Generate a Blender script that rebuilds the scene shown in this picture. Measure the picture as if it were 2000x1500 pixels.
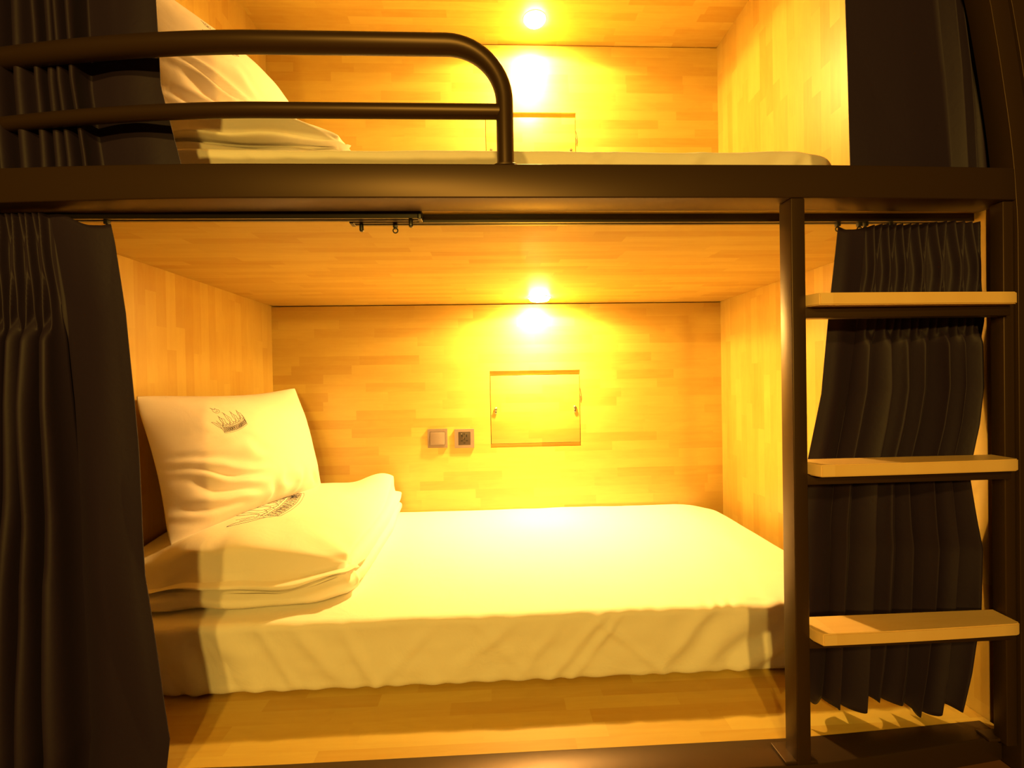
import bpy, bmesh, math, random
from mathutils import Vector, Matrix, noise
from math import sin, cos, pi, radians, exp, sqrt, floor
random.seed(7)
for o in list(bpy.data.objects):
    bpy.data.objects.remove(o, do_unlink=True)
S = bpy.context.scene
COL = S.collection

# ------------------------------------------------------------------ camera
F_PX = 890.0
CAM_H = 0.83
yaw, pitch, roll = radians(2.44), radians(0.5), radians(1.0)
fwd = Vector((sin(yaw)*cos(pitch), cos(yaw)*cos(pitch), -sin(pitch)))
rt = Vector((cos(yaw), -sin(yaw), 0))
up = rt.cross(fwd)
r2 = rt*cos(roll) - up*sin(roll)
u2 = rt*sin(roll) + up*cos(roll)
cd = bpy.data.cameras.new('camera'); cam = bpy.data.objects.new('camera', cd); COL.objects.link(cam)
cd.sensor_width = 36.0; cd.sensor_fit = 'HORIZONTAL'; cd.lens = F_PX/2000*36
cd.clip_start = 0.02
m = Matrix((r2, u2, -fwd)).transposed().to_4x4(); m.translation = Vector((0, 0, CAM_H))
cam.matrix_world = m
S.camera = cam

# ------------------------------------------------------------------ view, world, lights
S.view_settings.view_transform = 'Standard'
S.view_settings.look = 'None'
S.view_settings.gamma = 1.0
S.view_settings.use_curve_mapping = False
S.view_settings.exposure = -0.16
w = bpy.data.worlds.new('dark_room'); S.world = w; w.use_nodes = True
w.node_tree.nodes['Background'].inputs[0].default_value = (1.0, 0.62, 0.30, 1)
w.node_tree.nodes['Background'].inputs[1].default_value = 0.012
S.cycles.diffuse_bounces = 6
S.cycles.max_bounces = 10
S.cycles.sample_clamp_indirect = 12.0
WARM = (1.0, 0.585, 0.145)
AMBER = (1.0, 0.57, 0.078)
LAMP_W = 19.0
WIDE_W = 60.0
NARROW_W = 108.0
LAMP_X, LAMP_Y = 0.20, 1.885

def area_lamp(name, loc, power, size, rot=(0, 0, 0), color=WARM):
    d = bpy.data.lights.new(name, 'AREA'); d.shape = 'DISK'; d.size = size
    d.energy = power; d.color = color
    o = bpy.data.objects.new(name, d); COL.objects.link(o); o.location = loc; o.rotation_euler = rot
    return o

def point_lamp(name, loc, power, radius, color=WARM):
    d = bpy.data.lights.new(name, 'POINT'); d.shadow_soft_size = radius
    d.energy = power; d.color = color
    o = bpy.data.objects.new(name, d); COL.objects.link(o); o.location = loc
    return o

Z_LOW = 1.17           # ceiling of the lower berth
DZ = 1.147             # lower berth fittings to upper berth fittings
for z in (Z_LOW, Z_LOW+DZ):
    area_lamp('downlight_light', (LAMP_X, LAMP_Y, z-0.0165), LAMP_W, 0.06)
    for (en_, ang_, bl_) in ((WIDE_W, 164, 0.12), (NARROW_W, 104, 0.85)):     # spill and main beam of the same lamp
        d_ = bpy.data.lights.new('downlight_beam_light', 'SPOT'); d_.energy = en_; d_.color = WARM
        d_.spot_size = radians(ang_); d_.spot_blend = bl_; d_.shadow_soft_size = 0.022
        o_ = bpy.data.objects.new('downlight_beam_light', d_); COL.objects.link(o_); o_.location = (LAMP_X, LAMP_Y, z-0.017)
# the lamps of the berths across the corridor, behind the camera
point_lamp('corridor_lamp_light', (0.02, -1.25, 1.25), 122, 0.045, AMBER)
point_lamp('corridor_lamp_light', (-0.42, -1.25, 1.75), 114, 0.045, AMBER)

# ------------------------------------------------------------------ materials
def mat(name, base, rough=0.6, metal=0.0, spec=0.5):
    m = bpy.data.materials.new(name); m.use_nodes = True
    b = m.node_tree.nodes['Principled BSDF']
    b.inputs['Base Color'].default_value = (*base, 1); b.inputs['Roughness'].default_value = rough
    b.inputs['Metallic'].default_value = metal; b.inputs['Specular IOR Level'].default_value = spec
    return m

def N(nt, t, **k):
    n = nt.nodes.new(t)
    for a, v in k.items(): setattr(n, a, v)
    return n

def mth(nt, op, a, b=None):
    n = N(nt, 'ShaderNodeMath', operation=op)
    for i, v in enumerate((a, b)):
        if v is None: continue
        if isinstance(v, (int, float)): n.inputs[i].default_value = v
        else: nt.links.new(v, n.inputs[i])
    return n.outputs[0]

def staves(name, la, wa, stave_w=0.040, stave_l=0.26, seed=0.0, light=(0.545, 0.395, 0.092), dark=(0.445, 0.275, 0.050), rough=0.40, spec=0.6):
    """finger-jointed rubberwood board: random toned staves along axis la, rows along axis wa"""
    m = mat(name, light, rough, spec=spec); nt = m.node_tree; b = nt.nodes['Principled BSDF']
    tc = N(nt, 'ShaderNodeTexCoord'); sp = N(nt, 'ShaderNodeSeparateXYZ'); nt.links.new(tc.outputs['Object'], sp.inputs[0])
    L, W = sp.outputs[la], sp.outputs[wa]
    row = mth(nt, 'FLOOR', mth(nt, 'DIVIDE', mth(nt, 'ADD', W, 7.013+seed), stave_w))
    wn = N(nt, 'ShaderNodeTexWhiteNoise', noise_dimensions='1D'); nt.links.new(row, wn.inputs['W'])
    off = mth(nt, 'MULTIPLY', wn.outputs['Value'], 13.7)
    seg = mth(nt, 'FLOOR', mth(nt, 'ADD', mth(nt, 'DIVIDE', L, stave_l), off))
    cb = N(nt, 'ShaderNodeCombineXYZ'); nt.links.new(row, cb.inputs[0]); nt.links.new(seg, cb.inputs[1])
    wn2 = N(nt, 'ShaderNodeTexWhiteNoise', noise_dimensions='2D'); nt.links.new(cb.outputs[0], wn2.inputs['Vector'])
    tone = wn2.outputs['Value']
    # grain
    cg = N(nt, 'ShaderNodeCombineXYZ')
    nt.links.new(mth(nt, 'MULTIPLY', L, 3.2), cg.inputs[0]); nt.links.new(mth(nt, 'MULTIPLY', W, 55.0), cg.inputs[1])
    nt.links.new(mth(nt, 'MULTIPLY', tone, 31.0), cg.inputs[2])
    g = N(nt, 'ShaderNodeTexNoise'); g.inputs['Scale'].default_value = 1.0; g.inputs['Detail'].default_value = 5
    g.inputs['Roughness'].default_value = 0.6; g.inputs['Distortion'].default_value = 0.6
    nt.links.new(cg.outputs[0], g.inputs['Vector'])
    # cathedral figure, broader
    cg2 = N(nt, 'ShaderNodeCombineXYZ')
    nt.links.new(mth(nt, 'MULTIPLY', L, 5.0), cg2.inputs[0]); nt.links.new(mth(nt, 'MULTIPLY', W, 17.0), cg2.inputs[1])
    nt.links.new(mth(nt, 'MULTIPLY', tone, 57.0), cg2.inputs[2])
    g2 = N(nt, 'ShaderNodeTexNoise'); g2.inputs['Scale'].default_value = 1.0; g2.inputs['Detail'].default_value = 3
    g2.inputs['Distortion'].default_value = 1.6; nt.links.new(cg2.outputs[0], g2.inputs['Vector'])
    t2 = mth(nt, 'MULTIPLY', mth(nt, 'POWER', tone, 1.6), 0.70)
    f = mth(nt, 'ADD', mth(nt, 'ADD', t2, mth(nt, 'MULTIPLY', mth(nt, 'SUBTRACT', g.outputs[0], 0.5), 0.75)),
            mth(nt, 'MULTIPLY', mth(nt, 'SUBTRACT', g2.outputs[0], 0.5), 0.65))
    f = mth(nt, 'ADD', f, 0.18)
    mx = N(nt, 'ShaderNodeMix', data_type='RGBA'); mx.clamp_factor = True
    nt.links.new(f, mx.inputs['Factor']); mx.inputs['A'].default_value = (*light, 1); mx.inputs['B'].default_value = (*dark, 1)
    nt.links.new(mx.outputs['Result'], b.inputs['Base Color'])
    bp = N(nt, 'ShaderNodeBump'); bp.inputs['Strength'].default_value = 0.06; bp.inputs['Distance'].default_value = 0.001
    nt.links.new(g.outputs[0], bp.inputs['Height']); nt.links.new(bp.outputs[0], b.inputs['Normal'])
    return m

W_BACK = staves('rubberwood_back', 0, 2, rough=0.44, spec=0.9)
W_SIDE = staves('rubberwood_side', 2, 1, seed=0.4)
W_FLAT = staves('rubberwood_flat', 0, 1, seed=0.9, rough=0.55, spec=0.3)
W_HATCH = staves('rubberwood_hatch', 0, 2, seed=0.02)
W_TREAD = staves('pine_tread', 0, 1, stave_w=0.3, stave_l=9.0, seed=0.2, light=(0.88, 0.66, 0.34), dark=(0.74, 0.49, 0.20))
W_FLOOR = staves('dark_floorboards', 0, 1, stave_w=0.09, stave_l=0.9, light=(0.20, 0.09, 0.045), dark=(0.10, 0.045, 0.02), rough=0.4)

def fabric(name, base, scale, strength, dist, sheen=0.0, rough=0.9, spec=0.2):
    m = mat(name, base, rough, spec=spec); nt = m.node_tree; b = nt.nodes['Principled BSDF']
    b.inputs['Sheen Weight'].default_value = sheen; b.inputs['Sheen Roughness'].default_value = 0.4
    tc = N(nt, 'ShaderNodeTexCoord')
    n = N(nt, 'ShaderNodeTexNoise'); n.inputs['Scale'].default_value = scale; n.inputs['Detail'].default_value = 4
    n.inputs['Distortion'].default_value = 0.7
    nt.links.new(tc.outputs['Object'], n.inputs['Vector'])
    bp = N(nt, 'ShaderNodeBump'); bp.inputs['Strength'].default_value = strength; bp.inputs['Distance'].default_value = dist
    nt.links.new(n.outputs[0], bp.inputs['Height']); nt.links.new(bp.outputs[0], b.inputs['Normal'])
    return m

SHEET = fabric('white_cotton_sheet', (0.84, 0.82, 0.78), 9.0, 0.35, 0.012)
PILLOWC = fabric('white_cotton_pillowcase', (0.80, 0.75, 0.74), 12.0, 0.25, 0.008)
QUILTC = fabric('white_quilt_cotton', (0.84, 0.81, 0.77), 10.0, 0.3, 0.010)
NAVY = fabric('navy_blackout_cloth', (0.0165, 0.0090, 0.027), 60.0, 0.2, 0.002, sheen=0.03, rough=0.62, spec=0.3)
INK = mat('navy_embroidery', (0.012, 0.014, 0.06), 0.7)
PAINT = mat('dark_satin_paint', (0.056, 0.031, 0.016), 0.40, metal=0.5, spec=0.4)
TRACKM = mat('black_track_aluminium', (0.016, 0.012, 0.011), 0.33, metal=0.0, spec=0.6)
PLASTIC = mat('black_plastic', (0.012, 0.011, 0.011), 0.4)
CHROME = mat('nickel', (0.75, 0.70, 0.62), 0.25, metal=1.0)
GREYP = mat('champagne_grey_plastic', (0.20, 0.15, 0.14), 0.38, spec=0.5)
SOCKD = mat('dark_socket_insert', (0.045, 0.030, 0.025), 0.4)
HOLE = mat('socket_hole', (0.004, 0.004, 0.004), 0.8)
CORD = mat('dark_cord', (0.05, 0.03, 0.02), 0.7)
WHITEP = mat('white_lamp_trim', (0.85, 0.83, 0.8), 0.4)
CARC = mat('dark_gap_board', (0.10, 0.055, 0.02), 0.8)
LENS = bpy.data.materials.new('lit_lens'); LENS.use_nodes = True
_b = LENS.node_tree.nodes['Principled BSDF']; _b.inputs['Base Color'].default_value = (0.9, 0.85, 0.7, 1)
_b.inputs['Emission Color'].default_value = (1.0, 0.57, 0.135, 1); _b.inputs['Emission Strength'].default_value = 650.0

# ------------------------------------------------------------------ object helpers
def tag(o, label=None, cat=None, group=None, kind=None):
    if label: o['label'] = label
    if cat: o['category'] = cat
    if group: o['group'] = group
    if kind: o['kind'] = kind
    return o

def empty(name, loc, label, cat, group=None):
    o = bpy.data.objects.new(name, None); COL.objects.link(o); o.location = loc; o.empty_display_size = 0.05
    return tag(o, label, cat, group)

def link(name, verts, faces, material, parent=None, smooth=True, auto=None):
    me = bpy.data.meshes.new(name); me.from_pydata([tuple(v) for v in verts], [], faces); me.update()
    bm = bmesh.new(); bm.from_mesh(me); bmesh.ops.recalc_face_normals(bm, faces=bm.faces); bm.to_mesh(me); bm.free()
    if smooth: me.shade_smooth()
    if auto is not None: me.set_sharp_from_angle(angle=radians(auto))
    me.materials.append(material)
    o = bpy.data.objects.new(name, me); COL.objects.link(o)
    if parent:
        o.parent = parent
        # keep world placement: parents of this scene are never rotated or scaled
        o.location = tuple(-c for c in world_loc(parent))
    return o

def world_loc(o):
    l = Vector(o.location)
    while o.parent:
        o = o.parent; l += Vector(o.location)
    return l

class MB:
    def __init__(s): s.v = []; s.f = []
    def add(s, v, f):
        k = len(s.v); s.v += [Vector(p) for p in v]; s.f += [tuple(i+k for i in q) for q in f]; return s
    def build(s, name, material, parent=None, smooth=True, auto=None):
        return link(name, s.v, s.f, material, parent, smooth, auto)

def axis_pts(lo, hi, r, n, k=3):
    a = [lo + r*(1-cos(pi/2*i/k))*1.0 for i in range(k)] if r > 0 else []
    b = [hi - r*(1-cos(pi/2*i/k)) for i in range(k)] if r > 0 else []
    mid = [lo+r + (hi-lo-2*r)*i/n for i in range(n+1)]
    return a + mid + b[::-1]

def rbox(x0, x1, y0, y1, z0, z1, r=0.002, n=(1, 1, 1), disp=None, k=3):
    """box with rounded edges, dense enough to be bent or creased by disp(point, normal)"""
    lo = Vector((x0, y0, z0)); hi = Vector((x1, y1, z1))
    P = [axis_pts(lo[i], hi[i], r, n[i], k) for i in range(3)]
    idx = {}; V = []; Fc = []
    def vid(i, j, l):
        key = (i, j, l)
        if key in idx: return idx[key]
        p = Vector((P[0][i], P[1][j], P[2][l]))
        q = Vector([min(max(p[a], lo[a]+r), hi[a]-r) for a in range(3)])
        d = p-q
        nn = d.normalized() if d.length > 1e-9 else Vector((0, 0, 1))
        if r > 0: p = q + nn*r
        if disp: p = disp(p, nn)
        idx[key] = len(V); V.append(p); return idx[key]
    nx, ny, nz = (len(a) for a in P)
    for (A, Bn, fn) in ((nx, ny, lambda a, b, e: vid(a, b, (nz-1)*e)), (nx, nz, lambda a, b, e: vid(a, (ny-1)*e, b)), (ny, nz, lambda a, b, e: vid((nx-1)*e, a, b))):
        for e in (0, 1):
            for a in range(A-1):
                for b in range(Bn-1):
                    Fc.append((fn(a, b, e), fn(a+1, b, e), fn(a+1, b+1, e), fn(a, b+1, e)))
    return V, Fc

def box_obj(name, x0, x1, y0, y1, z0, z1, material, parent=None, r=0.002, n=(1, 1, 1), disp=None, k=2):
    V, Fc = rbox(x0, x1, y0, y1, z0, z1, r, n, disp, k)
    return link(name, V, Fc, material, parent, True, 40)

def tube(path, radius, seg=16, caps=True):
    """swept tube; radius may be a list"""
    P = [Vector(p) for p in path]; n = len(P); V = []; Fc = []
    R = radius if isinstance(radius, (list, tuple)) else [radius]*n
    t0 = (P[1]-P[0]).normalized()
    a = t0.orthogonal().normalized()
    for i in range(n):
        t = (P[min(i+1, n-1)]-P[max(i-1, 0)]).normalized()
        a = (a - t*a.dot(t)).normalized(); b = t.cross(a)
        for s in range(seg):
            th = 2*pi*s/seg; V.append(P[i] + (a*cos(th)+b*sin(th))*R[i])
    for i in range(n-1):
        for s in range(seg):
            s2 = (s+1) % seg
            Fc.append((i*seg+s, i*seg+s2, (i+1)*seg+s2, (i+1)*seg+s))
    if caps:
        Fc.append(tuple(range(seg))); Fc.append(tuple((n-1)*seg+s for s in range(seg)))
    return V, Fc

def lathe(prof, c, axis=2, seg=40):
    V = []; Fc = []
    for (r, h) in prof:
        for s in range(seg):
            th = 2*pi*s/seg
            q = [r*cos(th), r*sin(th), h]
            if axis == 1: q = [q[0], q[2], q[1]]
            V.append(Vector(c)+Vector(q))
    for i in range(len(prof)-1):
        for s in range(seg):
            s2 = (s+1) % seg; Fc.append((i*seg+s, i*seg+s2, (i+1)*seg+s2, (i+1)*seg+s))
    Fc.append(tuple(range(seg))); Fc.append(tuple((len(prof)-1)*seg+s for s in range(seg)))
    return V, Fc

def lerp_tab(tab, x):
    if x <= tab[0][0]: return tab[0][1]
    for (a, b), (c, d) in zip(tab, tab[1:]):
        if x <= c:
            t = (x-a)/(c-a); t = t*t*(3-2*t) if False else t
            return b+(d-b)*t
    return tab[-1][1]

def sm(a, b, x):
    t = min(1, max(0, (x-a)/(b-a))); return t*t*(3-2*t)

def nz(x, y=0, z=0): return noise.noise(Vector((x, y, z)))

# ------------------------------------------------------------------ the setting
XL, XR = -0.957, 1.040
YB = 2.03
Z_DECK = 0.09
UDECK = 1.217
Z_UP = Z_LOW + DZ
FLOOR_Z = 0.035

def S_(o): return tag(o, kind='structure')

S_(box_obj('floor', -2.6, 3.0, -2.4, 2.2, FLOOR_Z-0.05, FLOOR_Z, W_FLOOR, r=0))
S_(box_obj('wall_left', XL-0.03, XL, 0.915, YB+0.05, FLOOR_Z, Z_UP+0.06, W_SIDE, r=0.0015))
S_(box_obj('wall_right', XR, XR+0.03, 0.915, YB+0.05, FLOOR_Z, Z_UP+0.06, W_SIDE, r=0.0015))
S_(box_obj('ceiling_upper', XL-0.03, XR+0.03, 0.90, YB+0.05, Z_UP, Z_UP+0.03, W_FLAT, r=0))

# back walls with the hatch opening cut in
HX0, HX1, HZ0, HZ1 = -0.012, 0.392, 0.528, 0.871
def back_wall(name, z0, z1, dz):
    mb = MB()
    for (a, b, c, d) in ((XL, HX0, z0, z1), (HX1, XR, z0, z1), (HX0, HX1, z0, HZ0+dz), (HX0, HX1, HZ1+dz, z1)):
        mb.add(*rbox(a, b, YB, YB+0.02, c, d, 0))
    return S_(mb.build(name, W_BACK, None, False))
back_wall('wall_back', Z_DECK, Z_LOW-0.004, 0)
back_wall('wall_back_upper', UDECK, Z_UP-0.004, DZ)
S_(box_obj('trim_1', XL-0.03, XR+0.03, YB+0.10, YB+0.12, FLOOR_Z, Z_UP+0.06, CARC, r=0))

# berth decks
o = box_obj('berth_platform', XL+0.001, XR-0.001, 0.896, YB+0.019, 0.058, Z_DECK, W_FLAT, r=0.001)
tag(o, 'pale jointed wood deck under the lower mattress, with a bare strip along its front', 'bed platform')
mb = MB(); mb.add(*rbox(XL+0.001, XR-0.001, 0.902, YB+0.019, Z_LOW, UDECK, 0.001, k=2))
o = mb.build('berth_platform', W_FLAT, None, True, 40)
tag(o, 'pale jointed wood panel carrying the upper mattress and roofing the lower berth', 'bed platform')

# ------------------------------------------------------------------ steel frame
def bow(x):
    l = max(0.0, (-x-0.42)/0.5); r = max(0.0, (x-0.60)/0.46)
    return 0.046*l**1.7, r
def bow_beam(p, n):
    l, r = bow(p.x); return Vector((p.x, p.y + 0.55*l + 0.012*r**1.5, p.z))
def bow_sill(p, n):
    l, r = bow(p.x)
    return Vector((p.x, p.y + 0.4*l + (0.048*r**1.15 if p.y < 0.87 else 0.022*r**1.15), p.z))
frame = empty('bunk_frame', (0.04, 0.87, FLOOR_Z), 'dark satin steel frame of the bunk: middle beam, bottom sill and curved corner posts', 'bunk frame')
box_obj('beam', -0.9805, 1.0205, 0.832, 0.900, 1.162, 1.224, PAINT, frame, 0.003, (60, 1, 1), bow_beam)
box_obj('sill', -0.9805, 1.0205, 0.832, 0.899, FLOOR_Z+0.006, Z_DECK+0.0014, PAINT, frame, 0.003, (60, 1, 1), bow_sill)
def colx(z): return lerp_tab([(1.12, 0.0), (1.23, -0.007), (1.31, -0.016), (1.44, -0.035), (1.545, -0.053), (1.8, -0.112), (2.1, -0.205), (2.4, -0.33)], z)
def corner(name, xa, xb, ya, yb, side, par):
    V, Fc = rbox(xa, xb, ya, yb, FLOOR_Z+0.003, 2.40, 0.0012, (1, 1, 60))
    V = [Vector((p.x + colx(p.z), p.y, p.z)) for p in V]
    if side < 0: V = [Vector((0.040-p.x, p.y, p.z)) for p in V]
    return link(name, V, Fc, PAINT, par, True, 40)
for s in (1, -1):
    corner('corner_post', 1.0215, 1.0585, 0.842, 0.884, s, frame)
    corner('outer_post', 1.0625, 1.24, 0.840, 0.900, s, frame)

# guard rail
rail = empty('guard_rail', (0.032, 0.866, 1.224), 'dark tubular guard rail with two bars standing on the beam of the upper berth', 'guard rail')
def rail_path(z, x_end, corner_r=0.0):
    pts = []
    x = -0.985
    while x < x_end-1e-6:
        l, _ = bow(x); pts.append((x, 0.866+1.15*l, z)); x += 0.03
    return pts
cr = 0.108
pts = rail_path(1.462, 0.032-cr)
rad = [0.0188]*len(pts)
for i in range(0, 15):
    a = pi/2*i/14
    pts.append((0.032-cr+cr*sin(a), 0.866, 1.462-cr+cr*cos(a))); rad.append(0.0188-0.0026*i/14)
for z in (1.33, 1.30, 1.26, 1.2255):
    pts.append((0.032, 0.866, z)); rad.append(0.0162)
mb = MB(); mb.add(*tube(pts, rad, 24)); mb.build('upper_bar', PAINT, rail, True, 50)
mb = MB(); mb.add(*tube(rail_path(1.3375, 0.022)+[(0.022, 0.866, 1.3375)], 0.0136, 20)); mb.build('lower_bar', PAINT, rail, True, 50)
mb = MB(); mb.add(*lathe([(0.0325, 0), (0.0325, 0.0032), (0.031, 0.0042), (0.0175, 0.0046)], (0.032, 0.866, 1.2245))); mb.build('base_flange', PAINT, rail, True, 40)

# ladder
lad = empty('ladder', (0.80, 0.86, Z_DECK), 'dark steel ladder with three pale wood treads at the right of the bunk', 'ladder')
for (xa, xb, ya, yb) in ((0.5635, 0.5905, 0.832, 0.868), (0.9985, 1.0200, 0.848, 0.873)):
    box_obj('post', xa, xb, ya, yb, Z_DECK+0.0016, 1.1615, PAINT, lad, 0.002)
    box_obj('foot_plate', xa-0.022, xb+0.014, ya+0.002 if xa < 0.8 else ya+0.012, yb+0.014, Z_DECK+0.0018, Z_DECK+0.0075, PAINT, lad, 0.0015)
def tread(z, t=0.0225):
    # plan outline: back edge between the posts, front edge a little proud of them, chamfered left end
    x0, x1 = 0.592, 0.9978
    out = [(x0, 0.872), (x0, 0.828), (0.6005, 0.809)]
    for i in range(1, 13):
        u = i/12; out.append((0.6005+(0.9860-0.6005)*u, 0.809+0.008*u-0.002*sin(pi*u)))
    out += [(0.9945, 0.822), (x1, 0.872)]
    bm = bmesh.new()
    vs = [bm.verts.new((x, y, z-t)) for x, y in out]
    f = bm.faces.new(vs)
    e = bmesh.ops.extrude_face_region(bm, geom=[f])
    for v in e['geom']:
        if isinstance(v, bmesh.types.BMVert): v.co.z = z
    bmesh.ops.recalc_face_normals(bm, faces=bm.faces)
    es = [e for e in bm.edges if len(e.link_faces) == 2 and e.calc_face_angle() > 0.5]
    bmesh.ops.bevel(bm, geom=es, offset=0.0018, segments=2, affect='EDGES')
    me = bpy.data.meshes.new('tread'); bm.to_mesh(me); bm.free(); me.shade_smooth(); me.set_sharp_from_angle(angle=radians(35))
    me.materials.append(W_TREAD)
    o = bpy.data.objects.new('tread', me); COL.objects.link(o); o.parent = lad; o.location = tuple(-c for c in world_loc(lad))
    o['label'] = 'pale wood tread'
    box_obj('rung', 0.5915, 0.9978, 0.836, 0.862, z-t-0.020, z-t-0.0005, PAINT, lad, 0.0015)
for z in (0.980, 0.664, 0.352): tread(z)

# curtain tracks
def track(label, x0, x1, yc, z0, left_open):
    t = empty('curtain_track', ((x0+x1)/2, yc, Z_LOW), label, 'curtain track')
    mb = MB()
    w2 = 0.010
    for (a, b, c, d) in ((yc-w2, yc+w2, Z_LOW-0.004, Z_LOW-0.0005), (yc-w2, yc-w2+0.0022, z0, Z_LOW-0.004), (yc+w2-0.0022, yc+w2, z0, Z_LOW-0.004),
                         (yc-w2, yc-0.003, z0-0.0015, z0), (yc+0.003, yc+w2, z0-0.0015, z0)):
        mb.add(*rbox(x0, x1, a, b, c, d, 0.0))
    mb.build('track_channel', TRACKM, t, False)
    xe = x1 if left_open else x0
    sg = 1 if left_open else -1
    mb = MB()
    mb.add(*rbox(min(xe, xe+sg*0.008), max(xe, xe+sg*0.008), yc-w2-0.001, yc+w2+0.001, z0-0.003, Z_LOW-0.001, 0.0015, k=2))
    xc = xe - sg*0.014
    mb.add(*rbox(xc-0.004, xc+0.004, yc-0.006, yc+0.004, z0-0.017, z0-0.001, 0.003, k=3))
    mb.build('end_stop', PLASTIC, t, True, 40)
    return t
track('black curtain track carrying the lower left curtain, ending above the middle of the bed', -0.95, -0.142, 0.915, 1.153, True)
track('black curtain track carrying the lower right curtain, reaching behind the ladder', -0.275, 1.036, 0.945, 1.1545, False)

def glider(x, y, z, label, group=None):
    g = empty('curtain_glider', (x, y, z), label, 'curtain glider', group)
    mb = MB(); mb.add(*rbox(x-0.0045, x+0.0045, y-0.004, y+0.004, z-0.008, z+0.004, 0.001, k=2))
    mb.add(*rbox(x-0.002, x+0.002, y-0.0015, y+0.0015, z-0.011, z-0.006, 0.0005, k=1)); mb.build('slider', PLASTIC, g, True, 40)
    path = [(x+0.0048*cos(2*pi*i/18), y, z-0.0135+0.0048*sin(2*pi*i/18)) for i in range(19)]
    mb = MB(); mb.add(*tube(path, 0.0013, 8, False)); mb.build('ring', PLASTIC, g, True)
    return g
glider(-0.193, 0.945, 1.1535, 'small spare glider hanging between the two track ends above the bed')
glider(-0.738, 0.915, 1.152, 'small black glider at the leading top corner of the lower left curtain')
glider(0.742, 0.945, 1.1535, 'small black glider at the free left corner of the lower right curtain')
glider(0.790, 0.945, 1.1535, 'left one of a pair of gliders near the free corner of the lower right curtain')
glider(0.803, 0.945, 1.1535, 'right one of a pair of gliders near the free corner of the lower right curtain')
glider(0.858, 0.945, 1.1535, 'black glider where the pleats of the lower right curtain begin')

# ------------------------------------------------------------------ curtains
def curtain(name, label, zt, zb, xl, xr, yb, flat, nf, amp, seed, flat_side=1, pinch=None, hem=None, head=None, nu=360, nv=110, soft=0.0, lean=0.0):
    """xl, xr, yb: tables over z (falling order allowed); flat = share of the width hanging flat on flat_side (+1 right)"""
    V = []; Fc = []
    rnd = random.Random(seed)
    fa = [0.7+0.6*rnd.random() for _ in range(nf+2)]
    cps = [(i+0.5+0.22*(rnd.random()-0.5)) for i in range(nf)]
    T = lambda tab: sorted(tab)
    xl, xr, yb, amp = T(xl), T(xr), T(yb), T(amp)
    for j in range(nv+1):
        tv = j/nv
        for i in range(nu+1):
            u = i/nu
            uu = u if flat_side > 0 else 1-u          # uu: 0 at the gathered end, 1 at the leading edge
            zz = zt + (zb-zt)*tv
            if hem: zz += hem(u)*tv*tv
            if head: zz += head(u)*(1-tv)**6
            A = lerp_tab(amp, zz)
            if uu < 1-flat:
                g = uu/(1-flat); ph = g*nf; fade = 1.0
            else:
                g = 1.0; ph = nf + (uu-(1-flat))/flat*0.9; fade = 1.0
            k = int(min(nf, floor(ph)))
            pc = max(0.0, min(nf, ph-0.5)); k0 = int(floor(pc)); fr_ = pc-k0; fr_ = fr_*fr_*(3-2*fr_)
            am = A*(fa[k0]*(1-fr_)+fa[min(k0+1, nf)]*fr_)
            wave = cos(2*pi*(ph-0.5 + 0.16*nz(zz*1.6+seed, ph*0.8)))    # ridge at centre of every fold
            lobe = 2*abs(cos(pi*(ph-0.5 + 0.16*nz(zz*1.6+seed, ph*0.8))))-1
            if ph <= nf: wave = 0.35*wave + 0.65*lobe
            if ph > nf:
                q = (ph-nf)/0.9
                wave = cos(2*pi*(-0.5+0))*(1-q*q) + 0.75*sin(pi*q)*1.2 + 0.25*nz(q*2.3+seed, zz*2.2)
                am = am*0.9
            wave = wave + 0.40*nz(ph*1.1+seed, zz*2.5, 3.3)
            y = lerp_tab(yb, zz) - am*wave
            if pinch is not None and ph < nf+0.02:
                dz = abs(zz-pinch)
                s = min(0.27, dz*2.6+0.02)
                f = ph-floor(ph)-0.5
                if dz < 0.16:
                    kk = 1-sm(0.10, 0.16, dz)
                    r_ = exp(-((f-s)/0.12)**2)+exp(-((f+s)/0.12)**2)
                    y = y*(1-kk) + (lerp_tab(yb, zz) + 0.006 - 0.015*min(1.0, r_))*kk
            x0, x1 = lerp_tab(xl, zz), lerp_tab(xr, zz)
            # cloth bunches up: wider folds overhang sideways
            if flat_side > 0: x = x0 + (x1-x0)*u
            else: x = x0 + (x1-x0)*u
            if ph <= nf: x += 0.10*am*sin(4*pi*(ph))*min(1, A/0.02)+0.016*nz(ph*0.9+seed*3, zz*0.7, 5.5)*sm(1.1, 0.7, zz if zz < 1.2 else zz-1.1)*sm(0, 0.1, uu)*sm(1, 0.9, uu)
            # fine soft creases in the flat part
            y -= lean*sm(0.45, 0.95, u); y -= 0.0035*nz(x*9+seed, zz*3.0, 1.7)*sm(0, 0.3, uu) + soft*max(0, nz(x*5+zz*2.2+seed, zz*2-x, 8.1))
            V.append(Vector((x, y, zz)))
    for j in range(nv):
        for i in range(nu):
            a = j*(nu+1)+i; Fc.append((a, a+1, a+nu+2, a+nu+1))
    o = link(name, V, Fc, NAVY)
    md = o.modifiers.new('thickness', 'SOLIDIFY'); md.thickness = 0.0014; md.offset = 0
    return tag(o, label, 'curtain')

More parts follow.
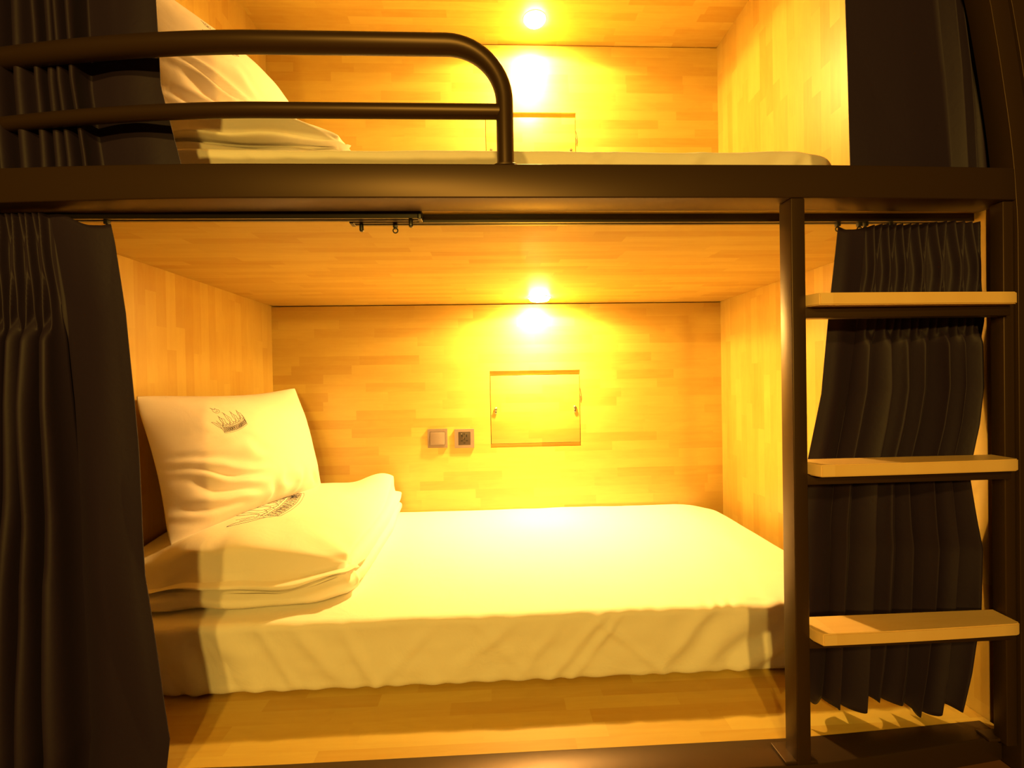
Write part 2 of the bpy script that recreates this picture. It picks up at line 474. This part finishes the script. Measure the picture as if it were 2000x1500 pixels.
curtain('curtain', 'dark navy pleated curtain at the left of the lower berth', 1.1555, 0.102,
        [(1.15, -0.955), (0.1, -0.955)],
        [(1.156, -0.718), (1.10, -0.708), (0.97, -0.690), (0.73, -0.672), (0.475, -0.655), (0.30, -0.620), (0.187, -0.598), (0.10, -0.606)],
        [(1.16, 0.8985), (1.0, 0.895), (0.6, 0.884), (0.3, 0.862), (0.1, 0.848)],
        0.46, 5, [(1.16, 0.004), (1.05, 0.012), (0.8, 0.026), (0.3, 0.033), (0.1, 0.033)], 3, 1, pinch=1.075, soft=0.016,
        head=lambda u: -0.021*sm(0.62, 0.86, u) + 0.003*sm(0.93, 1.0, u))
curtain('curtain', 'dark navy pleated curtain behind the ladder at the right of the lower berth', 1.142, 0.118,
        [(1.15, 0.738), (1.0, 0.722), (0.79, 0.702), (0.65, 0.672), (0.50, 0.648), (0.1, 0.635)],
        [(1.15, 1.022), (1.05, 1.032), (0.80, 1.034), (0.72, 1.026), (0.62, 1.004), (0.53, 1.020), (0.46, 1.034), (0.33, 1.028), (0.2, 1.008), (0.1, 0.986)],
        [(1.15, 0.938), (0.8, 0.942), (0.1, 0.955)],
        0.22, 7, [(1.15, 0.004), (1.05, 0.010), (0.8, 0.018), (0.4, 0.019), (0.25, 0.020), (0.1, 0.024)], 11, -1, pinch=1.045, lean=0.024,
        head=lambda u: -0.006*sm(0.0, 0.06, u)*sm(0.24, 0.10, u) + 0.004*sm(0.2, 0.35, u)*sm(0.9, 0.8, u),
        hem=lambda u: 0.010*sin(u*13+1)+0.008*sin(u*31), nu=520)
curtain('curtain', 'dark navy curtain at the left of the upper berth, behind the guard rail', 2.29, 1.242,
        [(2.3, -0.955), (1.2, -0.955)],
        [(2.3, -0.700), (1.6, -0.648), (1.42, -0.642), (1.27, -0.606), (1.24, -0.602)],
        [(2.3, 0.925), (1.2, 0.928)],
        0.45, 7, [(2.3, 0.006), (1.9, 0.014), (1.2, 0.018)], 21, 1, soft=0.006)
curtain('curtain', 'dark navy curtain at the right of the upper berth', 2.29, 1.232,
        [(2.3, 0.722), (1.62, 0.727), (1.24, 0.733)],
        [(2.3, 0.80), (1.95, 0.93), (1.62, 1.018), (1.45, 1.045), (1.24, 1.064)],
        [(2.3, 0.900), (1.24, 0.900)],
        0.66, 4, [(2.3, 0.004), (1.9, 0.012), (1.24, 0.010)], 31, -1, soft=0.004)

# ------------------------------------------------------------------ mattresses with fitted sheets
def mattress(label, dz, h=0.17, x1=0.972, pk=1.0):
    x0, y0, y1 = -0.950, 1.100, 2.024
    z0, z1 = Z_DECK+0.002, Z_DECK+h
    rr = 0.018
    def disp(p, n):
        q = Vector(p)
        # plan view rounding of the foot-end corners
        R = 0.10
        for (cx, cy) in ((x1-R, y1-R), (x1-R*0.7, y0+R*0.7)):
            RR = R if cy > 1.5 else R*0.7
            sx = q.x-cx; sy = (q.y-cy)*(1 if cy > 1.5 else -1)
            if sx > 0 and sy > 0:
                mx_ = max(sx, sy); d = sqrt(sx*sx+sy*sy)
                if d > 1e-6:
                    s = mx_/d
                    q.x = cx + sx*s; q.y = cy + sy*s*(1 if cy > 1.5 else -1)
        tz = (p.z-z0)/(z1-z0)
        # crowned top, softly uneven
        if tz > 0.5:
            e = min(1, (p.x-x0)/0.25)*min(1, (x1-p.x)/0.30)*min(1, (p.y-y0)/0.14)
            q.z += (0.003*nz(p.x*2.3, p.y*2.3, dz) + 0.0022*nz(p.x*8, p.y*6, dz+3))*sm(0.5, 1, tz)
            q.z -= 0.012*sm(0.18, 0.0, x1-p.x)*sm(0.5, 1, tz) + (1-pk)*(0.050*sm(0.11, 0.0, x1-p.x)**2 - 0.006*exp(-((x1-p.x-0.17)/0.1)**2))*sm(0.3, 1, tz)
        # front panel creases
        if p.y < y0+0.03:
            k = sin(pi*min(1, max(0, tz)))**0.5 if 0 < tz < 1 else 0
            x = p.x; zz = p.z
            left = sm(-0.45, -0.75, x); right = sm(0.35, 0.62, x)
            d = 0.0
            # fanned folds pulled to the corners
            d += left*0.010*max(-0.4, sin(46*(x*0.9+zz*0.9)+3*nz(x*4, zz*6, 1)))*(0.3+0.7*(1-tz))
            d += right*0.0075*sin(60*(x*1.0-zz*0.72)+4*nz(x*5, zz*5, 2))*(0.5+0.5*(1-tz))
            # broad slack diagonal folds along the middle
            mid = (1-left)*(1-right)
            for (cx, sl, wd, am) in ((-0.42, -0.75, 0.022, 0.006), (-0.33, -0.55, 0.018, 0.007), (-0.22, 0.9, 0.02, 0.006), (-0.05, 1.2, 0.028, 0.008), (0.02, -0.9, 0.02, 0.004),
                                     (0.19, 0.85, 0.018, 0.009), (0.24, 0.8, 0.014, 0.007), (0.33, -1.2, 0.02, 0.006), (0.45, 0.9, 0.02, 0.006), (-0.52, -0.6, 0.015, 0.008), (0.10, 0.8, 0.02, 0.005)):
                t = (x-cx) - sl*(zz-z0-0.08)
                d += am*exp(-(t/wd)**2)*(0.55+0.45*nz(zz*14+cx*9, x*3))
            d += 0.004*nz(x*6, zz*11, 5)+0.0016*nz(x*22, zz*26, 9)
            q.y -= d*k*1.6
            # hem gathers a little
            if tz < 0.25: q.y += 0.003*sin(x*90+5*nz(x*7, 2))*(0.25-tz)/0.25
            # puckered top edge
            if tz > 0.8: q.z += pk*0.0022*sin(x*120+7*nz(x*9, 4))*sm(0.1, 0.7, x)*sm(0.8, 1, tz)
        q.z += dz
        return q
    V, Fc = rbox(x0, x1, y0, y1, z0, z1, rr, (420, 90, 34), disp, 5)
    o = link('mattress', V, Fc, SHEET)
    return tag(o, label, 'mattress')
DM = 1.127
mattress('long white mattress in a creased fitted sheet on the lower berth', 0.0)
mattress('white sheeted mattress of the upper berth, mostly hidden behind the beam', DM, x1=0.905, pk=0.0)

# ------------------------------------------------------------------ crown emblem strokes, in a unit frame (x -1..1, y 0..1.35)
def crown_strokes():
    out = []
    arc = lambda x, b, d: b + d*x*x
    def curve(y0, d, xa=-0.95, xb=0.98, n=26): return [(xa+(xb-xa)*i/n, arc(xa+(xb-xa)*i/n, y0, d)) for i in range(n+1)]
    for y0 in (0.0, 0.05, 0.26, 0.31): out.append(curve(y0, 0.16, -0.62, 0.96))
    for i in range(27):
        x = -0.60+1.54*i/26
        out.append([(x, arc(x, 0.05, 0.16)), (x+0.035, arc(x, 0.16, 0.16)), (x+0.01, arc(x, 0.26, 0.16))])
    for i in range(12):
        x = -0.55+1.42*i/11
        out.append([(x-0.05, arc(x, 0.155, 0.16)), (x, arc(x, 0.23, 0.16)), (x+0.05, arc(x, 0.155, 0.16)), (x, arc(x, 0.08, 0.16)), (x-0.05, arc(x, 0.155, 0.16))])
    out.append([(-0.62, arc(-0.62, 0, .16)), (-0.70, 0.36)]); out.append([(0.96, arc(.96, 0, .16)), (0.92, 0.45), (0.98, 0.62)])
    # flame-shaped points
    for (cx, hh, lean) in ((-0.42, 0.52, -0.10), (0.0, 0.66, -0.12), (0.42, 0.60, -0.08), (0.82, 0.50, -0.02)):
        b = arc(cx, 0.31, 0.16)
        out.append([(cx-0.26, b+0.10), (cx-0.16, b+0.06), (cx-0.08, b+0.16), (cx-0.10+lean*0.3, b+0.30), (cx+lean, b+hh*0.9), (cx+lean*1.2, b+hh)])
        out.append([(cx+lean*1.2, b+hh), (cx+0.02+lean*0.4, b+hh*0.72), (cx+0.12, b+0.30), (cx+0.10, b+0.16), (cx+0.17, b+0.07)])
        out.append([(cx-0.04, b+0.12), (cx-0.01, b+0.26), (cx+0.02+lean*0.5, b+0.38)])
        out.append([(cx-0.16, b+0.02), (cx-0.05, b+0.11), (cx+0.06, b+0.03), (cx+0.14, b+0.09)])
        out.append([(cx-0.20, b-0.02), (cx-0.10, b+0.04), (cx, b-0.01), (cx+0.10, b+0.05), (cx+0.2, b)])
    # wing at the left side
    out.append([(-0.70, 0.34), (-0.82, 0.50), (-0.95, 0.62), (-1.08, 0.66), (-0.98, 0.55), (-0.86, 0.42), (-0.66, 0.25)])
    out.append([(-0.64, 0.40), (-0.74, 0.52), (-0.84, 0.58)]); out.append([(-0.60, 0.46), (-0.70, 0.55), (-0.78, 0.66)])
    # little flame floating above
    out.append([(-0.62, 1.30), (-0.56, 1.22), (-0.60, 1.10), (-0.50, 1.00), (-0.36, 0.98), (-0.24, 1.04), (-0.22, 1.12), (-0.32, 1.16), (-0.38, 1.24), (-0.46, 1.16), (-0.54, 1.24), (-0.62, 1.30)])
    out.append([(-0.50, 1.08), (-0.42, 1.04), (-0.34, 1.08), (-0.40, 1.12)])
    res = []
    for s in out:        # round the strokes
        if len(s) > 3 and len(s) < 20:
            q = []
            for i in range(len(s)-1):
                p0 = s[max(i-1, 0)]; p1 = s[i]; p2 = s[i+1]; p3 = s[min(i+2, len(s)-1)]
                for t in (0, .25, .5, .75):
                    q.append(tuple(0.5*((2*p1[a])+(-p0[a]+p2[a])*t+(2*p0[a]-5*p1[a]+4*p2[a]-p3[a])*t*t+(-p0[a]+3*p1[a]-3*p2[a]+p3[a])*t**3) for a in (0, 1)))
            q.append(s[-1]); s = q
        res.append(s)
    return res
CROWN = crown_strokes()

def sew(parent, place, surf, r, name='crown_embroidery'):
    """place(x, y) -> (a, b) surface parameters; surf(a, b) -> (point, normal)"""
    mb = MB()
    for s in CROWN:
        pts = []
        for (x, y) in s:
            a, b = place(x, y)
            p, n = surf(a, b)
            pts.append(p + n*r*0.5)
        if len(pts) > 1: mb.add(*tube(pts, r, 5))
    o = mb.build(name, INK, parent, True)
    o['label'] = 'navy embroidered crown emblem'
    return o

# ------------------------------------------------------------------ pillows
def pillow(label, dz, seed):
    C0 = Vector((-0.822, 1.575, 0.606+dz))
    half_l, half_h, T = 0.350, 0.216, 0.125
    def frame(u, v):
        ey = Vector((0.20 - 0.06*v, 0.98, 0)).normalized()
        eh = Vector((-0.20 + 0.07*u, 0, 0.97)).normalized()
        n = ey.cross(eh).normalized()
        return ey, eh, n
    def thick(u, v):
        a = max(0, 1-abs(u)**2.1); b = max(0, 1-abs(v)**2.6)
        return T*(a**0.82)*(b**0.6)
    def crease(u, v, s):
        # folds running in from the sides and bottom
        c = 0
        L_ = sm(-0.12, -0.70, u)*sm(0.30, -0.05, v)
        c += L_*0.019*sin(27*(v+0.50*u)+4.5*nz(u*2.3, v*2.3, seed))*(0.55+0.8*nz(u*1.5,v*3,seed+9))*sm(1.0, 0.5, abs(v))
        B_ = sm(-0.25, -0.8, v)
        c += B_*0.013*sin(26*(u+0.25*v)+4*nz(u*3, v*3, seed+4))*(0.6+0.8*nz(u*3,v*1.5,seed+5))*sm(-0.4, 0.1, u)*sm(1, 0.75, abs(v))
        c += 0.0035*nz(u*3+seed, v*3, s)+0.0012*nz(u*10, v*10, seed)
        T_ = sm(0.45, 0.9, v)*sm(-0.55, -0.85, u)
        c -= T_*0.010*exp(-((v-0.66+0.15*(u+0.6))/0.10)**2)
        return c
    def pt(u, v, s):
        uu = u*(1 - 0.055*(1-abs(v)**2.0)*abs(u)**2 + 0.0)
        vv = v*(1 - 0.115*(1-abs(u)**2.0)*abs(v)**2)
        # the right-hand side swells outward low down
        if u > 0: uu += 0.035*u*u*sm(0.6, -0.4, v)
        rc = 1-0.035*(abs(u)*abs(v))**7
        uu *= rc; vv *= rc
        ey, eh, n = frame(u, v)
        t = thick(u, v)*(1 if s > 0 else 0.45)
        e = min(1, t/(T*0.55))
        p = C0 + ey*uu*half_l + eh*vv*half_h
        p += n*s*(t + crease(u, v, s)*e) 
        # sides sag back a little
        p += n*(-0.012*u*u)
        return p
    nu, nv = 150, 100
    V = []; Fc = []; idx = {}
    def pr(i, n):  # denser near the seam
        t = -1+2*i/n
        return sin(t*pi/2)*0.55+t*0.45
    for s in (1, -1):
        for j in range(nv+1):
            for i in range(nu+1):
                edge = i in (0, nu) or j in (0, nv)
                key = (i, j, 0 if edge else s)
                if key in idx: continue
                idx[key] = len(V); V.append(pt(pr(i, nu), pr(j, nv), s))
        for j in range(nv):
            for i in range(nu):
                q = []
                for (a, b) in ((i, j), (i+1, j), (i+1, j+1), (i, j+1)):
                    edge = a in (0, nu) or b in (0, nv)
                    q.append(idx[(a, b, 0 if edge else s)])
                Fc.append(tuple(q) if s > 0 else tuple(q[::-1]))
    o = link('pillow', V, Fc, PILLOWC); tag(o, label, 'pillow')
    def surf(a, b):
        e = 0.01; p = pt(a, b, 1); n = (pt(a+e, b, 1)-pt(a-e, b, 1)).cross(pt(a, b+e, 1)-pt(a, b-e, 1)).normalized()
        return p, n
    ca, sa = cos(0.10), sin(0.10)
    def place(x, y):
        x2, y2 = x*ca - y*sa, x*sa + y*ca
        return (-0.47 + x2*0.135, 0.30 + y2*0.33)
    sew(o, place, surf, 0.00042)
    return o
pillow('white crown-embroidered pillow leaning on the end wall of the lower berth', 0.0, 1.0)
pillow('white crown-embroidered pillow leaning on the end wall of the upper berth', DM, 1.0)

# ------------------------------------------------------------------ folded quilts
def quilt(label, dz):
    q = empty('folded_quilt', (-0.66, 1.57, 0.26+dz), label, 'quilt')
    X0, X1, Y0, Y1 = -0.945, -0.372, 1.155, 1.995
    def plan(x, y):
        # right edge leans back, front-right corner is rounded
        ty = (y-Y0)/(Y1-Y0)
        x2 = X0 + (x-X0)*(1.0 - 0.105*ty*ty + 0.05*ty)
        # front-right corner pulled round
        dx = max(0, (x-(X1-0.20))/0.20)
        y2 = y + 0.075*dx*dx*sm(0.5, 0, ty)
        return x2, y2
    def ztop(x, y):
        tx = (x-X0)/(X1-X0); ty = (y-Y0)/(Y1-Y0)
        ex = max(0.0, 1-max(0, (tx-0.45)/0.55)**2.4); ey = max(0.0, 1-max(0, (0.17-ty)/0.17)**2.6)
        back = max(0.0, 1-max(0, (ty-0.90)/0.10)**2.5)
        h = 0.338 + 0.092*(ex*ey)**0.6*back**0.5
        # the right far corner stands up stiffly
        h -= 0.014*sm(0.5, 0.9, ty)*sm(0.85, 0.55, tx)
        h += 0.062*sm(0.60, 1.0, ty)*sm(0.60, 0.95, tx)*(1-0.55*sm(0.985, 1.0, max(tx, ty)))
        h -= 0.035*sm(0.35, 0.0, tx)*sm(0.5, 0.0, ty)
        return h
    def zmid(x, y):
        tx = (x-X0)/(X1-X0); ty = (y-Y0)/(Y1-Y0)
        return 0.312 + 0.014*sm(0.7, 1, tx) + 0.008*sin(tx*7)*sm(0.4, 0, ty)
    def cr(x, y, z, k):
        # creases in the cloth, running mostly along the front
        c = 0.006*nz(x*5, y*5, k)+0.0025*nz(x*17, y*15, z*18+k)
        ty = (y-Y0)/(Y1-Y0); tx = (x-X0)/(X1-X0)
        fr = sm(0.25, 0.0, ty)
        c += 0.006*fr*sin(30*(x+1.1*z)+3*nz(x*4, z*7, k))*sm(1.0, 0.8, tx)
        # creases radiating from the front right corner
        ax, ay = x-X1, (y-Y0)
        d = sqrt(ax*ax+ay*ay+ (z-0.33)**2)
        th = math.atan2(ay+0.02, -ax+0.02)
        c += 0.006*exp(-d/0.14)*sin(th*13+z*25)
        return c
    def layer(name, lo, hi, bulge, k, lab):
        nx, ny, nzv = 120, 130, 22
        V = []; Fc = []; idx = {}
        P = [[X0+(X1-X0)*i/nx for i in range(nx+1)], [Y0+(Y1-Y0)*i/ny for i in range(ny+1)], [i/nzv for i in range(nzv+1)]]
        def vid(i, j, l):
            key = (i, j, l)
            if key in idx: return idx[key]
            x, y, t = P[0][i], P[1][j], P[2][l]
            a, b = lo(x, y), hi(x, y)
            z = a+(b-a)*t
            prof = (1-(abs(2*t-1))**2.4)
            hx = 1 if i == nx else (-1 if i == 0 else 0); hy = 1 if j == ny else (-1 if j == 0 else 0)
            x2, y2 = plan(x, y)
            c = cr(x, y, z, k)
            inset = bulge*(1-prof)
            # pull the rim in so the layer reads as a padded roll
            tx = (x-X0)/(X1-X0); ty = (y-Y0)/(Y1-Y0)
            m_ = 0.06
            x2 -= inset*sm(1-m_, 1, tx) ; y2 += inset*sm(m_, 0, ty); y2 -= inset*0.6*sm(1-m_, 1, ty)
            if t in (0.0, 1.0) or 0 < t < 1:
                ed = max(sm(1-m_, 1, tx), sm(m_, 0, ty), sm(1-m_, 1, ty))
                if t > 0.5: z -= 0.25*(b-a)*ed*ed*0.5*sm(0.5, 1, t)
                else: z += 0.25*(b-a)*ed*ed*0.5*sm(0.5, 0, t)*(1 if k > 1 else 0.4)
            if hy < 0: y2 -= c
            elif hx > 0: x2 += c
            elif l == nzv and hx == 0 and hy == 0: z += c*0.8
            idx[key] = len(V); V.append(Vector((x2, y2, z+dz))); return idx[key]
        nA, nB, nC = nx+1, ny+1, nzv+1
        for (A, Bn, fn) in ((nA, nB, lambda a, b, e: vid(a, b, nzv*e)), (nA, nC, lambda a, b, e: vid(a, ny*e, b)), (nB, nC, lambda a, b, e: vid(nx*e, a, b))):
            for e in (0, 1):
                for a in range(A-1):
                    for b in range(Bn-1): Fc.append((fn(a, b, e), fn(a+1, b, e), fn(a+1, b+1, e), fn(a, b+1, e)))
        o = link(name, V, Fc, QUILTC, q); o['label'] = lab
        return o
    layer('bottom_fold', lambda x, y: 0.2635, lambda x, y: zmid(x, y)-0.001, 0.020, 1.0, 'lower fold of the quilt')
    top = layer('top_fold', lambda x, y: zmid(x, y)+0.001, ztop, 0.024, 2.0, 'upper fold of the quilt')
    def surf(a, b):
        x2, y2 = plan(a, b)
        tx = (a-X0)/(X1-X0)
        return Vector((x2, y2, ztop(a, b)+cr(a, b, ztop(a, b), 2.0)*0.8+dz)), Vector((0, 0, 1))
    def place(x, y):
        return (-0.650 - 0.02*x - y*0.20, 1.525 + x*0.19)
    mb = MB()
    sew(top, place, surf, 0.0006)
    return q
quilt('white quilt folded in two under the pillow of the lower berth', 0.0)
quilt('white quilt folded in two under the pillow of the upper berth', DM)

# ------------------------------------------------------------------ fittings on the back wall
def hatch(label, dz):
    h = empty('wall_hatch', ((HX0+HX1)/2, YB+0.01, HZ0+dz), label, 'hatch', None)
    box_obj('panel', HX0+0.0025, HX1-0.0025, YB+0.003, YB+0.017, HZ0+dz+0.019, HZ1+dz-0.021, W_HATCH, h, 0.0008)
    # the frame of the opening behind the panel
    mb = MB()
    for (a, b, c, d) in ((HX0, HX1, HZ1-0.0185, HZ1-0.0005), (HX0, HX1, HZ0+0.0005, HZ0+0.0165)):
        mb.add(*rbox(a+0.001, b-0.001, YB+0.011, YB+0.09, c+dz, d+dz, 0))
    mb.add(*rbox(HX0+0.001, HX1-0.001, YB+0.085, YB+0.095, HZ0+dz+0.0165, HZ1+dz-0.0185, 0))
    mb.build('opening_frame', W_HATCH, h, False)
    for x in (0.0125, 0.3675):
        zc = 0.698+dz
        mb = MB()
        mb.add(*lathe([(0.0, 0.003), (0.0075, 0.003), (0.0075, -0.002), (0.0055, -0.004), (0.0068, -0.006), (0.0062, -0.0075), (0.0, -0.008)], (x, YB, zc+0.004), 1, 20))
        mb.add(*rbox(x-0.0045, x+0.0045, YB-0.004, YB+0.003, zc-0.017, zc+0.002, 0.0015, k=2))
        mb.build('latch', CHROME, h, True, 40)
    pts = [(HX1-0.001+0.009*sin(pi*i/14)*(i/14), YB-0.002, 0.790+dz-0.062*(i/14)+0.0) for i in range(15)]
    pts += [(HX1+0.003-0.004*i/5, YB-0.002, 0.728+dz+0.006*i) for i in range(1, 6)]
    mb = MB(); mb.add(*tube(pts, 0.0008, 6)); mb.build('pull_cord', CORD, h, True)
    return h
hatch('square wood hatch with two small latches in the back wall of the lower berth', 0)
hatch('wood hatch in the back wall of the upper berth, partly behind the mattress', DZ)

sw = empty('light_switch', (-0.247, YB, 0.578), 'champagne grey rocker light switch on the back wall, left of the socket', 'light switch')
def ring_plate(cx, cz, hw, hh, iw, ih, d):
    mb = MB()
    for (a, b, c, e) in ((cx-hw, cx+hw, cz+ih, cz+hh), (cx-hw, cx+hw, cz-hh, cz-ih), (cx-hw, cx-iw, cz-ih, cz+ih), (cx+iw, cx+hw, cz-ih, cz+ih)):
        mb.add(*rbox(a, b, YB-d, YB-0.0002, c, e, 0.0))
    return mb
ring_plate(-0.247, 0.578, 0.043, 0.0415, 0.0335, 0.029, 0.009).build('faceplate', GREYP, sw, False)
V, Fc = rbox(-0.247-0.0325, -0.247+0.0325, YB-0.0105, YB-0.001, 0.578-0.028, 0.578+0.028, 0.001, (1, 1, 8), None, 2)
V = [Vector((p.x, p.y - (0.006*(0.578-p.z)/0.028*0.5+0.0015 if p.y < YB-0.005 else 0), p.z)) for p in V]
o = link('rocker', V, Fc, GREYP, sw, True, 40)
so = empty('wall_socket', (-0.129, YB, 0.575), 'grey power socket with dark multi-pin insert on the back wall beside the switch', 'socket')
ring_plate(-0.129, 0.575, 0.043, 0.0415, 0.0265, 0.029, 0.009).build('faceplate', GREYP, so, False)
ins = box_obj('socket_insert', -0.129-0.026, -0.129+0.026, YB-0.0085, YB-0.001, 0.575-0.0285, 0.575+0.0285, SOCKD, so, 0.001)
ins['label'] = 'dark socket insert'
mb = MB()
cx, cz = -0.129, 0.575
for (dx, dz_, a, b) in ((-0.010, 0.012, 0.0022, 0.0055), (0.010, 0.012, 0.0022, 0.0055), (0, 0.020, 0.0022, 0.003), (-0.011, -0.010, 0.0045, 0.0022), (0.011, -0.010, 0.0045, 0.0022), (0, -0.001, 0.0025, 0.0045), (0, -0.020, 0.004, 0.002)):
    mb.add(*rbox(cx+dx-a, cx+dx+a, YB-0.0089, YB-0.008, cz+dz_-b, cz+dz_+b, 0))
h_ = mb.build('pin_hole', HOLE, so, False)
mb = MB()
mb.add(*lathe([(0.0, 0), (0.0017, 0), (0.0017, -0.001), (0.0, -0.0016)], (cx-0.012, YB-0.0088, cz+0.021), 1, 12))
mb.add(*lathe([(0.0, 0), (0.0013, 0), (0.0013, -0.001), (0.0, -0.0014)], (cx-0.003, YB-0.0088, cz+0.002), 1, 12))
mb.build('screw', CHROME, so, True)

# ------------------------------------------------------------------ downlights
for z, lb in ((Z_LOW, 'round glowing downlight in the ceiling of the lower berth above the hatch'), (Z_UP, 'round glowing downlight in the ceiling of the upper berth')):
    d = empty('downlight', (LAMP_X, LAMP_Y, z), lb, 'downlight')
    mb = MB(); mb.add(*lathe([(0.042, -0.0005), (0.047, -0.0005), (0.0465, -0.002), (0.042, -0.0025)], (LAMP_X, LAMP_Y, z)))
    mb.build('trim_ring', WHITEP, d, True, 40)
    mb = MB(); mb.add(*lathe([(0.0405, -0.001), (0.0405, -0.008), (0.0385, -0.012), (0.033, -0.0145), (0.0, -0.0150)], (LAMP_X, LAMP_Y, z)))
    mb.build('lens', LENS, d, True, 60)
